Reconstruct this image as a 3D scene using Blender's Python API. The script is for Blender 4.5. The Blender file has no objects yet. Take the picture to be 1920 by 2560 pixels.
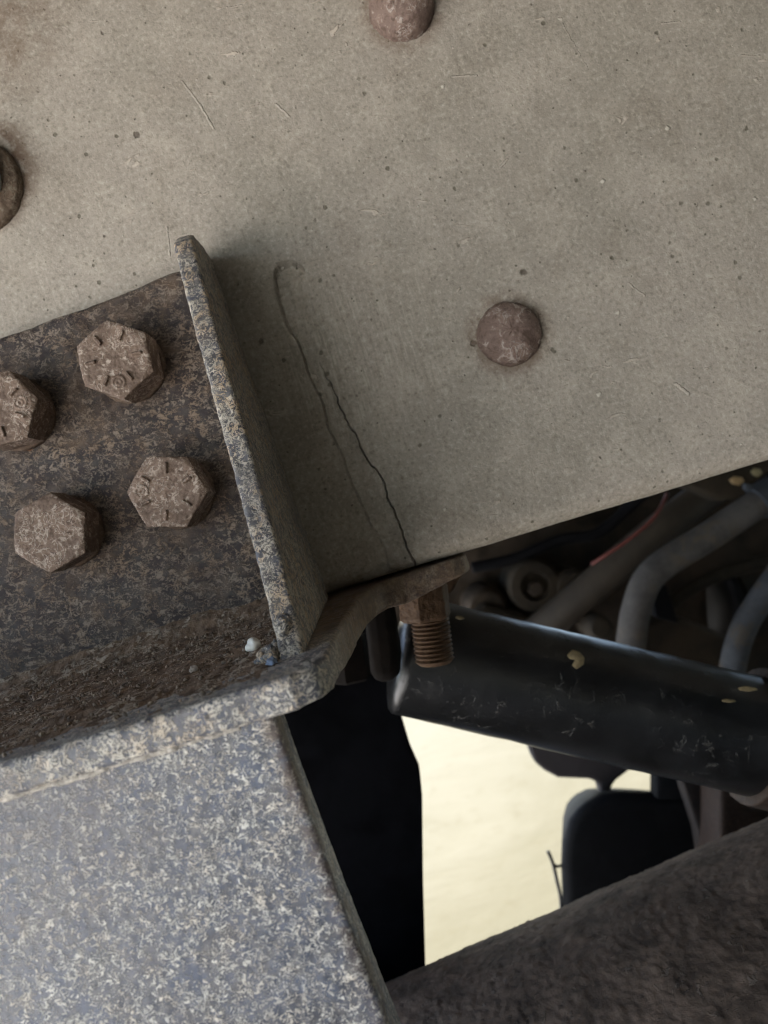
import bpy, bmesh, math, random
import numpy as np
from mathutils import Vector, Matrix, noise as mnoise

R = random.Random(7)
NP = np.random.default_rng(11)
SC = bpy.context.scene
COL = SC.collection
MM = 0.001

# ------------------------------------------------------------------ camera
ROLL = math.radians(16.8)
DIST = 0.250                       # lens to rail web
FPX = 1925.0                       # focal length in photo pixels (1920 wide)
CR = Vector((math.cos(ROLL), 0, -math.sin(ROLL)))
CU = Vector((math.sin(ROLL), 0, math.cos(ROLL)))

def P(px, py, y):
    """Point seen at photo pixel (px, py), y mm behind the face of the rail web."""
    d = DIST + y * MM
    v = CR * ((px - 960) / FPX * d) + CU * (-(py - 1280) / FPX * d)
    return Vector((v.x, y * MM, v.z))

cam_d = bpy.data.cameras.new('camera')
cam = bpy.data.objects.new('camera', cam_d)
COL.objects.link(cam)
cam.matrix_world = Matrix(((CR.x, CU.x, 0, 0), (CR.y, CU.y, -1, -DIST), (CR.z, CU.z, 0, 0), (0, 0, 0, 1)))
cam_d.sensor_fit = 'HORIZONTAL'
cam_d.sensor_width = 36
cam_d.lens = 36 * FPX / 1920
cam_d.clip_start = 0.01
cam_d.clip_end = 500
cam_d.dof.use_dof = True
cam_d.dof.focus_distance = 0.200
cam_d.dof.aperture_fstop = cam_d.lens / 1.7
SC.camera = cam

# ------------------------------------------------------------------ object helpers
def tag(o, label=None, cat=None, group=None, kind=None):
    if label: o['label'] = label
    if cat: o['category'] = cat
    if group: o['group'] = group
    if kind: o['kind'] = kind
    return o

def empty(name, loc=(0, 0, 0)):
    o = bpy.data.objects.new(name, None)
    o.empty_display_size = 0.01
    o.location = loc
    COL.objects.link(o)
    return o

def link(name, me, m, parent=None, smooth=35):
    o = bpy.data.objects.new(name, me)
    COL.objects.link(o)
    if m: me.materials.append(m)
    if smooth is not None:
        me.polygons.foreach_set('use_smooth', [True] * len(me.polygons))
        if smooth < 180: me.set_sharp_from_angle(angle=math.radians(smooth))
    if parent: o.parent = parent
    return o

def from_bm(name, bm, m, parent=None, smooth=35):
    bmesh.ops.recalc_face_normals(bm, faces=bm.faces)
    me = bpy.data.meshes.new(name)
    bm.to_mesh(me); bm.free()
    return link(name, me, m, parent, smooth)

def bm_prism(front, back, bevel=0.0008, seg=2):
    """Solid between two outlines with the same number of points."""
    bm = bmesh.new()
    a = [bm.verts.new(p) for p in front]
    b = [bm.verts.new(p) for p in back]
    n = len(a)
    bm.faces.new(a); bm.faces.new(b[::-1])
    for i in range(n):
        bm.faces.new((a[i], b[i], b[(i + 1) % n], a[(i + 1) % n]))
    bmesh.ops.recalc_face_normals(bm, faces=bm.faces)
    if bevel:
        es = [e for e in bm.edges if e.calc_face_angle(0) > 0.5]
        bmesh.ops.bevel(bm, geom=es, offset=bevel, segments=seg, affect='EDGES', profile=0.5, clamp_overlap=True)
    return bm

def px_prism(pts, y, thick, bevel=0.001, seg=2):
    f = [P(x, py, y) for x, py in pts]
    return bm_prism(f, [p + Vector((0, thick * MM, 0)) for p in f], bevel, seg)

def tex(kind, scale, depth=3):
    t = bpy.data.textures.new(kind.lower(), kind)
    t.noise_scale = scale
    if hasattr(t, 'noise_depth'): t.noise_depth = depth
    return t

def roughen(o, voxel=0.7, amps=((0.004, 0.35), (0.0012, 0.15)), smooth_it=2):
    """Cast / worn steel: even mesh, softened corners, small lumps."""
    m = o.modifiers.new('remesh', 'REMESH'); m.mode = 'VOXEL'; m.voxel_size = voxel * MM; m.use_smooth_shade = True
    if smooth_it:
        s = o.modifiers.new('smooth', 'SMOOTH'); s.iterations = smooth_it; s.factor = 0.5
    for sc, am in amps:
        d = o.modifiers.new('lumps', 'DISPLACE'); d.texture = tex('CLOUDS', sc); d.strength = am * MM; d.mid_level = 0.5
    return o

def smooth_path(pts, n=10):
    pts = [Vector(p) for p in pts]
    out = []
    for i in range(len(pts) - 1):
        p0 = pts[max(i - 1, 0)]; p1 = pts[i]; p2 = pts[i + 1]; p3 = pts[min(i + 2, len(pts) - 1)]
        for k in range(n):
            t = k / n
            out.append(0.5 * ((2 * p1) + (p2 - p0) * t + (2 * p0 - 5 * p1 + 4 * p2 - p3) * t * t + (3 * p1 - p0 - 3 * p2 + p3) * t ** 3))
    out.append(pts[-1])
    return out

def bm_tube(path, rad, seg=24, cap=True, bm=None):
    bm = bm or bmesh.new()
    if not callable(rad):
        r0 = rad; rad = lambda t: r0
    n = len(path)
    prev = None; rings = []
    up = Vector((0.3, 1, 0.2)).normalized()
    for i, p in enumerate(path):
        t = (path[min(i + 1, n - 1)] - path[max(i - 1, 0)]).normalized()
        a = up - t * up.dot(t); a.normalize(); up = a
        b = t.cross(a)
        r = rad(i / max(n - 1, 1))
        rings.append([bm.verts.new(p + (a * math.cos(2 * math.pi * k / seg) + b * math.sin(2 * math.pi * k / seg)) * r) for k in range(seg)])
    for i in range(n - 1):
        for k in range(seg):
            bm.faces.new((rings[i][k], rings[i][(k + 1) % seg], rings[i + 1][(k + 1) % seg], rings[i + 1][k]))
    if cap:
        bm.faces.new(rings[0][::-1]); bm.faces.new(rings[-1])
    return bm

def lathe(profile, seg=64, axis=Vector((0, -1, 0)), origin=Vector((0, 0, 0)), bm=None, shape=None):
    """profile: (radius, height) in mm; shape(angle) scales the radius."""
    bm = bm or bmesh.new()
    axis = axis.normalized()
    a = Vector((1, 0, 0)) if abs(axis.x) < 0.9 else Vector((0, 0, 1))
    a = (a - axis * a.dot(axis)).normalized(); b = axis.cross(a)
    rings = []
    for r, h in profile:
        if r <= 1e-6:
            rings.append([bm.verts.new(origin + axis * (h * MM))]); continue
        ring = []
        for k in range(seg):
            th = 2 * math.pi * k / seg
            rr = r * (shape(th) if shape else 1)
            ring.append(bm.verts.new(origin + axis * (h * MM) + (a * math.cos(th) + b * math.sin(th)) * (rr * MM)))
        rings.append(ring)
    for i in range(len(rings) - 1):
        A, B = rings[i], rings[i + 1]
        for k in range(seg):
            k2 = (k + 1) % seg
            if len(A) == 1 and len(B) == 1: continue
            if len(A) == 1: bm.faces.new((A[0], B[k2], B[k]))
            elif len(B) == 1: bm.faces.new((A[k], A[k2], B[0]))
            else: bm.faces.new((A[k], A[k2], B[k2], B[k]))
    if len(rings[0]) > 1: bm.faces.new(rings[0][::-1])
    if len(rings[-1]) > 1: bm.faces.new(rings[-1])
    return bm

# ------------------------------------------------------------------ material helpers
class NT:
    def __init__(s, name):
        s.m = bpy.data.materials.new(name); s.m.use_nodes = True
        s.t = s.m.node_tree; s.n = s.t.nodes; s.n.clear()
        s.out = s.n.new('ShaderNodeOutputMaterial')
        s.b = s.n.new('ShaderNodeBsdfPrincipled')
        s.t.links.new(s.b.outputs[0], s.out.inputs[0])
        s.tc = s.n.new('ShaderNodeTexCoord')
        s.obj = s.tc.outputs['Object']
    def put(s, sock, v):
        if isinstance(v, bpy.types.NodeSocket): s.t.links.new(v, sock)
        elif v is not None:
            if isinstance(v, (tuple, list)) and len(v) == 3 and sock.type == 'RGBA': v = (*v, 1)
            sock.default_value = v
    def map(s, scale=(1, 1, 1), rot=(0, 0, 0), loc=(0, 0, 0), vec=None):
        n = s.n.new('ShaderNodeMapping'); s.put(n.inputs[0], vec or s.obj)
        n.inputs['Scale'].default_value = scale; n.inputs['Rotation'].default_value = rot; n.inputs['Location'].default_value = loc
        return n.outputs[0]
    def noise(s, scale, detail=4, rough=0.55, dist=0.0, vec=None, w=None, col=False):
        n = s.n.new('ShaderNodeTexNoise'); s.put(n.inputs['Vector'], vec or s.obj)
        if w is not None:
            n.noise_dimensions = '4D'; s.put(n.inputs['W'], w)
        n.inputs['Scale'].default_value = scale; n.inputs['Detail'].default_value = detail
        n.inputs['Roughness'].default_value = rough; n.inputs['Distortion'].default_value = dist
        return n.outputs['Color' if col else 'Fac']
    def vor(s, scale, feature='F1', vec=None, out='Distance', rnd=1.0):
        n = s.n.new('ShaderNodeTexVoronoi'); n.feature = feature; s.put(n.inputs['Vector'], vec or s.obj)
        n.inputs['Scale'].default_value = scale; n.inputs['Randomness'].default_value = rnd
        return n.outputs[out]
    def math(s, op, a, b=None, c=None, clamp=False):
        n = s.n.new('ShaderNodeMath'); n.operation = op; n.use_clamp = clamp
        s.put(n.inputs[0], a)
        if b is not None: s.put(n.inputs[1], b)
        if c is not None: s.put(n.inputs[2], c)
        return n.outputs[0]
    def step(s, v, lo, hi, to=(0, 1)):
        n = s.n.new('ShaderNodeMapRange'); n.interpolation_type = 'SMOOTHSTEP'
        s.put(n.inputs[0], v); n.inputs[1].default_value = lo; n.inputs[2].default_value = hi
        n.inputs[3].default_value = to[0]; n.inputs[4].default_value = to[1]
        return n.outputs[0]
    def mul(s, *a):
        r = a[0]
        for x in a[1:]: r = s.math('MULTIPLY', r, x)
        return r
    def mix(s, f, a, b, mode='MIX'):
        n = s.n.new('ShaderNodeMix'); n.data_type = 'RGBA'; n.blend_type = mode
        s.put(n.inputs[0], f); s.put(n.inputs[6], a); s.put(n.inputs[7], b)
        return n.outputs[2]
    def fmix(s, f, a, b):
        n = s.n.new('ShaderNodeMix'); s.put(n.inputs[0], f); s.put(n.inputs[2], a); s.put(n.inputs[3], b)
        return n.outputs[0]
    def bump(s, h, dist=0.3, strength=1.0, prev=None):
        n = s.n.new('ShaderNodeBump'); n.inputs['Strength'].default_value = strength
        n.inputs['Distance'].default_value = dist * MM; s.put(n.inputs['Height'], h)
        if prev: s.put(n.inputs['Normal'], prev)
        return n.outputs[0]
    def near(s, c, lo, hi):
        """1 close to the point c (metres), falling to 0 between lo and hi mm."""
        n = s.n.new('ShaderNodeVectorMath'); n.operation = 'DISTANCE'; s.put(n.inputs[0], s.obj); n.inputs[1].default_value = c
        return s.step(n.outputs['Value'], lo * MM, hi * MM, (1, 0))
    def seg(s, a, b, w, jit=None):
        """1 within w mm of the segment a-b (a scratch)."""
        a = Vector(a); b = Vector(b); d = b - a; L = d.length; d.normalize()
        v = s.n.new('ShaderNodeVectorMath'); v.operation = 'SUBTRACT'; s.put(v.inputs[0], jit or s.obj); v.inputs[1].default_value = a
        t = s.n.new('ShaderNodeVectorMath'); t.operation = 'DOT_PRODUCT'; s.put(t.inputs[0], v.outputs[0]); t.inputs[1].default_value = d
        c = s.math('MINIMUM', s.math('MAXIMUM', t.outputs['Value'], 0.0), L)
        k = s.n.new('ShaderNodeVectorMath'); k.operation = 'SCALE'; k.inputs[0].default_value = d; s.put(k.inputs['Scale'], c)
        e = s.n.new('ShaderNodeVectorMath'); e.operation = 'DISTANCE'; s.put(e.inputs[0], v.outputs[0]); s.put(e.inputs[1], k.outputs[0])
        return s.step(e.outputs['Value'], w * MM * 0.5, w * MM, (1, 0))
    def fin(s, color, rough, normal=None, metal=0.0, spec=0.5, coat=0.0, coat_rough=0.2):
        s.put(s.b.inputs['Base Color'], color); s.put(s.b.inputs['Roughness'], rough)
        s.put(s.b.inputs['Metallic'], metal); s.put(s.b.inputs['Specular IOR Level'], spec)
        s.put(s.b.inputs['Coat Weight'], coat); s.put(s.b.inputs['Coat Roughness'], coat_rough)
        if normal: s.put(s.b.inputs['Normal'], normal)
        return s.m

def pits(s, scale, size, keep, vec=None):
    """Scattered round spots of uneven size: mask."""
    d = s.vor(scale, vec=vec); c = s.vor(scale, vec=vec, out='Color')
    sep = s.n.new('ShaderNodeSeparateColor'); s.put(sep.inputs[0], c)
    on = s.step(sep.outputs[0], 1 - keep, 1 - keep + 0.02)
    r = s.math('MULTIPLY_ADD', sep.outputs[1], size * 0.7, size * 0.3)
    q = s.math('DIVIDE', d, r)
    return s.mul(s.step(q, 0.6, 1.0, (1, 0)), on)

RIVETS = [(P(1272, 836, 0), 10.4), (P(1003, 22, 0), 10.8)]

# --- dusty grey rail paint
def mat_rail():
    s = NT('dusty rail paint')
    warp = s.noise(60, 3, 0.5, col=True)
    big = s.noise(14, 4, 0.6, 0.6)
    mid = s.noise(70, 5, 0.65, 0.4)
    fine = s.noise(640, 4, 0.75)
    grain = s.noise(1700, 2, 0.6)
    c = s.mix(s.step(big, 0.35, 0.65), (0.282, 0.246, 0.197), (0.326, 0.281, 0.230))
    c = s.mix(s.step(mid, 0.42, 0.68, (0, 0.55)), c, (0.405, 0.352, 0.285))
    c = s.mix(s.step(s.noise(33, 5, 0.65, 0.8, vec=s.map(loc=(3, 1, 2))), 0.50, 0.72, (0, 0.38)), c, (0.205, 0.165, 0.122))
    # fine stipple of dust
    c = s.mix(s.step(fine, 0.52, 0.65, (0, 0.52)), c, (0.150, 0.135, 0.100))
    c = s.mix(s.step(fine, 0.48, 0.36, (0, 0.46)), c, (0.50, 0.45, 0.37))
    c = s.mix(s.step(grain, 0.55, 0.72, (0, 0.28)), c, (0.16, 0.14, 0.11))
    # vertical brushed streaks of dust around the crack
    br = s.noise(900, 2, 0.6, vec=s.map(scale=(1.0, 1.0, 0.09)))
    brm = s.near(P(900, 900, 0), 10, 42)
    c = s.mix(s.mul(s.step(br, 0.54, 0.66, (0, 0.34)), brm), c, (0.52, 0.47, 0.38))
    c = s.mix(s.mul(s.step(br, 0.46, 0.34, (0, 0.30)), brm), c, (0.15, 0.135, 0.10))
    # pale flakes, longer along the rail
    fl = s.noise(230, 3, 0.6, 0.8, vec=s.map(scale=(0.45, 1, 1)))
    gate = s.noise(22, 3, 0.6, vec=s.map(loc=(1, 5, 0)))
    flm = s.mul(s.step(fl, 0.655, 0.70), s.step(gate, 0.42, 0.62, (0.15, 1)))
    c = s.mix(s.math('MULTIPLY', flm, 0.8), c, (0.50, 0.42, 0.34))
    # chips and pits
    wv = s.n.new('ShaderNodeVectorMath'); wv.operation = 'MULTIPLY_ADD'; s.put(wv.inputs[0], s.noise(700, 2, 0.6, col=True)); wv.inputs[1].default_value = (0.0009,) * 3; s.put(wv.inputs[2], s.obj)
    p1 = pits(s, 105, 0.16, 0.44, vec=wv.outputs[0])
    p2 = pits(s, 260, 0.27, 0.40, vec=wv.outputs[0])
    p4 = pits(s, 520, 0.34, 0.38)
    c = s.mix(s.math('MULTIPLY', p4, 0.4), c, (0.13, 0.112, 0.078))
    p3 = pits(s, 150, 0.17, 0.34, vec=s.map(loc=(0.3, 0.1, 0.2), vec=wv.outputs[0]))
    c = s.mix(s.math('MULTIPLY', p1, 0.75), c, (0.075, 0.055, 0.038))
    c = s.mix(s.math('MULTIPLY', p2, 0.8), c, (0.10, 0.085, 0.058))
    c = s.mix(s.math('MULTIPLY', p3, 0.85), c, (0.56, 0.50, 0.41))
    # scratches in the dust
    jit = wv.outputs[0]
    sc = None
    off = Vector((0.0006, 0.0006, 0.0006))
    for a, b, w in [((455, 205), (500, 265), 0.40), ((500, 265), (533, 322), 0.48), ((690, 262), (722, 292), 0.45), ((1405, 60), (1470, 175), 0.25), 
                    ((1130, 192), (1190, 190), 0.4), ((1655, 60), (1700, 56), 0.35), ((1570, 710), (1612, 742), 0.4), ((418, 570), (424, 640), 0.4), ((1250, 420), (1268, 400), 0.5), ((1690, 962), (1720, 985), 0.6)]:
        m = s.seg(P(*a, 0) + off, P(*b, 0) + off, w, jit)
        sc = m if sc is None else s.math('MAXIMUM', sc, m)
    c = s.mix(s.mul(sc, s.step(fine, 0.35, 0.55), 0.7), c, (0.52, 0.45, 0.37))
    # rust bleeding round the rivets and the old collar
    rn = s.noise(160, 4, 0.65)
    for (p, r), k in zip(RIVETS + [(P(-65, 430, 0), 15.5)], (0.75, 0.6, 0.95)):
        m = s.mul(s.near(p, r * 0.9, r * 1.6), s.step(rn, 0.32, 0.60))
        c = s.mix(s.math('MULTIPLY', m, k), c, (0.13, 0.080, 0.050))
    c = s.mix(s.mul(s.near(P(-20, 60, 0), 4, 34), s.step(rn, 0.3, 0.65), 0.65), c, (0.14, 0.088, 0.055))  # brown patch over the upper left corner of the web
    # dark joint dust next to the bracket
    h = s.math('ADD', s.mul(fine, 0.5), s.mul(grain, 0.25))
    h = s.math('ADD', h, s.mul(flm, 0.6)); h = s.math('ADD', h, s.mul(sc, 0.9)); h = s.math('ADD', h, s.mul(p3, 0.7))
    h = s.math('SUBTRACT', h, s.mul(p1, 0.9)); h = s.math('SUBTRACT', h, s.mul(p2, 0.5))
    n = s.bump(mid, 0.5, 0.8)
    n = s.bump(h, 0.40, 1.0, n)
    return s.fin(c, s.step(fine, 0.3, 0.7, (0.55, 0.78)), n, spec=0.35)

# --- bracket: dark paint under dried mud spatter
def mat_bracket(name, cover=0.5, size=1.0, brown=0.3, dark=(0.021, 0.024, 0.032), pale=(0.40, 0.355, 0.285), film=0.15, rough=0.42, stretch=0.6, mud=None, spec=0.5, warm=1.0, stains=False, blobs=0.0, thin=1.0, wash=None, edges=()):
    s = NT(name)
    k = 1.0 / size
    v = s.map(scale=(stretch, 1, 1))
    rel = s.noise(26, 4, 0.6)                                    # where spatter is dense
    warp = s.n.new('ShaderNodeVectorMath'); warp.operation = 'MULTIPLY_ADD'
    s.put(warp.inputs[0], s.noise(420 * k, 2, 0.5, col=True)); warp.inputs[1].default_value = (0.0020 * size,) * 3; s.put(warp.inputs[2], v)
    n1 = s.noise(330 * k, 3, 0.6, 0.6, vec=warp.outputs[0])
    n2 = s.noise(560 * k, 2, 0.55, 1.2, vec=s.map(loc=(0.7, 0.2, 0.4), vec=warp.outputs[0]))
    worm = s.step(s.math('ABSOLUTE', s.math('SUBTRACT', n1, 0.5)), 0.016 * thin, 0.052 * thin, (1, 0))
    worm2 = s.step(s.math('ABSOLUTE', s.math('SUBTRACT', n2, 0.52)), 0.014 * thin, 0.048 * thin, (1, 0))
    g1 = s.step(s.noise(260 * k, 2, 0.6, vec=s.map(loc=(0.2, 0.9, 0.1))), 0.60 - 0.16 * cover, 0.68 - 0.16 * cover)
    g2 = s.step(s.noise(310 * k, 2, 0.6, vec=s.map(loc=(0.5, 0.3, 0.8))), 0.62 - 0.16 * cover, 0.70 - 0.16 * cover)
    blob = s.step(s.noise(480 * k, 3, 0.65, 0.9, vec=s.map(loc=(0.1, 0.6, 0.3), vec=warp.outputs[0])), 0.665 - 0.07 * cover + blobs, 0.70 - 0.07 * cover + blobs)
    m = s.math('MAXIMUM', s.mul(worm, g1), s.mul(worm2, g2)); m = s.math('MAXIMUM', m, blob)
    dens = s.step(rel, 0.34 - 0.1 * cover, 0.62 - 0.1 * cover, (0.25, 1))
    m = s.mul(m, dens)
    mott = s.noise(150, 5, 0.65, 0.5, vec=s.map(loc=(4, 1, 1)))
    fine = s.noise(1400, 3, 0.65)
    c = s.mix(s.step(mott, 0.4, 0.62), dark, tuple(x * 1.9 for x in dark))
    c = s.mix(s.step(s.noise(60, 5, 0.7, 0.7, vec=s.map(loc=(1, 7, 3))), 0.50, 0.68, (0, min(1, brown * 1.6))), c, (0.085, 0.055, 0.036))
    # thin dust film
    fm = s.noise(240 * k, 4, 0.7, 0.6, vec=s.map(loc=(9, 2, 5), scale=(stretch, 1, 1)))
    c = s.mix(s.step(fm, 0.40, 0.70, (film * 0.35, film * 2.2)), c, (0.22, 0.195, 0.165))
    tint = s.noise(190, 2, 0.5, vec=s.map(loc=(2, 2, 9)))
    pc = s.mix(s.step(tint, 0.45, 0.62), pale, tuple(x * y for x, y in zip(pale, (1.0, 1 - 0.14 * warm, 1 - 0.28 * warm))))
    c = s.mix(s.math('MULTIPLY', m, 0.93), c, pc)
    if wash:
        wm_ = s.mul(s.near(*wash), s.step(s.noise(90, 5, 0.7, 0.6), 0.32, 0.60))
        c = s.mix(s.math('MULTIPLY', wm_, 0.35), c, (0.13, 0.105, 0.095))
    for ea, eb, ew in edges:
        em = s.mul(s.seg(ea, eb, ew, warp.outputs[0] if stretch == 1.0 else None), s.step(s.noise(210, 4, 0.7, 0.5), 0.36, 0.56))
        c = s.mix(s.math('MULTIPLY', em, 0.6), c, (0.105, 0.062, 0.036))
    if stains:
        sn = s.noise(130, 5, 0.7, 0.5)
        for bx, by, k2 in [(300, 900, .9), (435, 1225, .85), (140, 1330, .7), (10, 1020, .9)]:
            sm = s.mul(s.near(P(bx, by, -8), 11, 23), s.step(sn, 0.30, 0.62))
            c = s.mix(s.math('MULTIPLY', sm, k2), c, s.mix(s.step(fm, 0.40, 0.62), (0.028, 0.017, 0.011), (0.105, 0.070, 0.048)))
    # rust specks
    rs = s.mul(pits(s, 110, 0.16, 0.16, vec=warp.outputs[0]), s.step(rel, 0.42, 0.6))
    c = s.mix(s.math('MULTIPLY', rs, 0.85), c, (0.16, 0.070, 0.030))
    bl = pits(s, 120, 0.12, 0.16, vec=s.map(loc=(0.4, 0.4, 0.1), vec=warp.outputs[0]))
    c = s.mix(s.math('MULTIPLY', bl, 0.8), c, (0.010, 0.010, 0.012))
    if mud:
        mm_ = s.mul(s.near(*mud), s.step(s.noise(70, 5, 0.65), 0.30, 0.55, (0.55, 1)))
        c = s.mix(s.math('MULTIPLY', mm_, 0.85), c, s.mix(s.step(fm, 0.35, 0.65), (0.085, 0.046, 0.021), (0.17, 0.105, 0.055)))
    h = s.math('ADD', s.mul(m, 0.9), s.mul(fine, 0.25)); h = s.math('SUBTRACT', h, s.mul(bl, 0.8))
    n = s.bump(mott, 0.25, 0.6)
    n = s.bump(h, 0.20, 0.9, n)
    r = s.fmix(m, s.step(mott, 0.3, 0.7, (rough - 0.08, rough + 0.14)), 0.85)
    return s.fin(c, r, n, spec=spec)

# --- rusty, dusted bolt steel
def mat_rust(name, base=(0.185, 0.128, 0.098), dust=(0.40, 0.33, 0.275), dk=(0.060, 0.036, 0.025), amount=0.5, freq=1.0):
    s = NT(name)
    info = s.n.new('ShaderNodeObjectInfo'); w = s.math('MULTIPLY', info.outputs['Random'], 7.0)
    a = s.noise(150 * freq, 5, 0.65, 0.6, w=w); b = s.noise(600 * freq, 4, 0.65, 0.8, w=w); f = s.noise(1700, 3, 0.6, w=w)
    q = s.noise(420 * freq, 2, 0.5, 1.4, w=s.math('ADD', w, 3.3))
    c = s.mix(s.step(a, 0.38, 0.64), base, tuple(x * 1.45 for x in base))
    c = s.mix(s.step(b, 0.50, 0.36, (0, 0.6)), c, dk)
    worm = s.mul(s.step(s.math('ABSOLUTE', s.math('SUBTRACT', q, 0.5)), 0.012, 0.045, (1, 0)), s.step(a, 0.44, 0.56))
    m = s.math('MAXIMUM', s.step(b, 0.60 - 0.06 * amount, 0.70 - 0.06 * amount), worm)
    c = s.mix(s.mul(m, amount * 1.3), c, dust)
    c = s.mix(s.step(f, 0.56, 0.72, (0, 0.45)), c, dk)
    h = s.math('ADD', s.mul(b, 0.8), s.math('ADD', s.mul(f, 0.35), s.mul(worm, 0.5)))
    n = s.bump(h, 0.28, 0.85)
    return s.fin(c, 0.78, n, spec=0.3)

def mat_plain(name, color, rough=0.6, var=0.35, scale=120, bump=0.2, spec=0.5, coat=0.0, spots=None, metal=0.0):
    s = NT(name)
    a = s.noise(scale, 5, 0.65, 0.4); f = s.noise(scale * 7, 3, 0.6)
    c = s.mix(s.step(a, 0.3, 0.7), tuple(x * (1 - var) for x in color), tuple(x * (1 + var) for x in color))
    c = s.mix(s.step(f, 0.5, 0.75, (0, 0.4)), c, tuple(x * 0.5 for x in color))
    h = s.math('ADD', s.mul(a, 0.6), s.mul(f, 0.4))
    if spots:
        col, sc, thr, kk = spots
        q = s.noise(sc, 4, 0.65, 1.0, vec=s.map(loc=(2, 3, 1)))
        m = s.mul(s.step(q, thr, thr + 0.06), s.step(s.noise(sc * 0.2, 3, 0.5), 0.42, 0.58))
        c = s.mix(s.mul(m, kk), c, col)
        h = s.math('ADD', h, m); rough = s.fmix(m, rough, 0.85)
    return s.fin(c, rough, s.bump(h, bump, 0.8), spec=spec, coat=coat, metal=metal)

M_RAIL = mat_rail()
M_BACK = mat_bracket('muddy back plate paint', cover=1.0, size=0.75, brown=0.8, dark=(0.015, 0.0105, 0.0105), pale=(0.235, 0.188, 0.148), film=0.09, stretch=0.65, rough=0.62, spec=0.25, warm=0.6, stains=True)
M_RIB = mat_bracket('muddy rib paint', cover=1.2, size=0.75, brown=0.35, dark=(0.030, 0.032, 0.042), pale=(0.50, 0.44, 0.355), film=0.34, stretch=1.0)
M_SHELF = mat_bracket('muddy shelf paint', cover=1.2, size=0.68, brown=0.30, dark=(0.034, 0.039, 0.056), pale=(0.58, 0.53, 0.45), film=0.24, blobs=0.02, warm=0.6, stretch=1.0, mud=((0.002, -0.005, -0.025), 45, 100))
M_LOWER = mat_bracket('muddy lower plate paint', cover=1.15, size=0.58, brown=0.16, dark=(0.034, 0.042, 0.064), pale=(0.68, 0.64, 0.57), film=0.20, rough=0.40, stretch=0.85, warm=0.35, blobs=0.035, thin=0.75, edges=((P(690, 1800, -99), P(1024, 2738, -97), 4.0),), wash=((-0.085, -0.102, -0.034), 8, 40))
M_BOLT = mat_rust('dusty rusty bolt steel', base=(0.140, 0.096, 0.070), dust=(0.42, 0.345, 0.28), amount=0.65, freq=0.8)
M_RIVET = mat_rust('dusty rivet steel', base=(0.155, 0.106, 0.084), dust=(0.42, 0.36, 0.31), amount=0.55, freq=0.6)
M_NUT = mat_rust('orange rusty nut steel', base=(0.048, 0.025, 0.011), dust=(0.075, 0.044, 0.021), dk=(0.020, 0.010, 0.005), amount=0.4)
M_TUBE = mat_plain('black gloss tube paint', (0.0060, 0.0062, 0.0068), 0.32, 0.6, 60, 0.10, spec=0.45, spots=((0.050, 0.045, 0.035), 260, 0.59, 0.30))
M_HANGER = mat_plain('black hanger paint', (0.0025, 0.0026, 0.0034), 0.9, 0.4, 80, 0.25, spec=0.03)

# ------------------------------------------------------------------ frame rail (web, lower and upper flange)
def mm_px(pts, y=0):
    return [(P(a, b, y).x / MM, P(a, b, y).z / MM) for a, b in pts]
ZB = -20.4
RB = 7.0
xs = np.concatenate([np.linspace(-420, -125, 40), np.arange(-124, -12, 0.7), np.arange(-12, 12, 0.12), np.arange(12, 125, 0.7), np.linspace(126, 620, 50)])
zs = np.concatenate([np.linspace(258, 201, 16), np.arange(200, 70, -0.8), np.arange(70, ZB + RB, -0.32)])
arc = np.linspace(0, math.pi / 2, 12)
prof_z = np.concatenate([zs, ZB + RB - RB * np.sin(arc), np.full(18, ZB)])
prof_y = np.concatenate([np.zeros(len(zs)), RB - RB * np.cos(arc), np.linspace(RB + 1, 78, 18)])
nz_y = np.concatenate([np.full(len(zs), -1.0), -np.cos(arc), np.zeros(18)])
nz_z = np.concatenate([np.zeros(len(zs)), -np.sin(arc), np.full(18, -1.0)])
X, Z = np.meshgrid(xs, prof_z)
Y = np.repeat(prof_y[:, None], len(xs), 1)
def sst(a, b, v):
    t = np.clip((v - a) / (b - a), 0, 1); return t * t * (3 - 2 * t)
# raised ground-back weld strip beside the bracket
left = mm_px([(692, 705), (697, 745), (716, 800), (745, 850), (775, 930), (810, 1010), (822, 1060), (858, 1140), (885, 1210), (905, 1260), (930, 1310), (955, 1350), (970, 1400), (978, 1430)])
left.sort(key=lambda q: q[1])
lz = np.array([q[1] for q in left]); lx = np.array([q[0] for q in left]) - 0.9
z_top = lz[-1] + 0.5
wav = 0.22 * np.sin(Z * 0.35) + 0.10 * np.sin(Z * 0.93 + 1) + 0.04 * np.sin(Z * 2.7 + 2)
dl = X - (np.interp(Z, lz, lx) + wav * (Z < z_top - 8))
halfw = 5.4
xc0 = lx[-1] + halfw
rr = np.hypot((X - xc0), (Z - z_top))
dl = np.where(Z > z_top, halfw - rr, dl)
wide = np.interp(Z, [-20, 30, 60, z_top], [5.5, 9.5, 10.5, 9.5])
edge_w = np.interp(Z, [-20, 40, 95], [1.2, 0.8, 0.8])
H = -1.9 * sst(0, 1, dl / edge_w) * (1 - sst(0, 1, (dl - wide * 0.50) / (wide * 0.60)))
H *= np.interp(Z, [-20, 0, 40, 95], [0.45, 0.80, 1.45, 2.10])
H += 0.10 * np.sin(X * 0.11 + 1.3) * np.sin(Z * 0.09) + 0.04 * np.sin(X * 0.45 + Z * 0.3)
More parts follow.
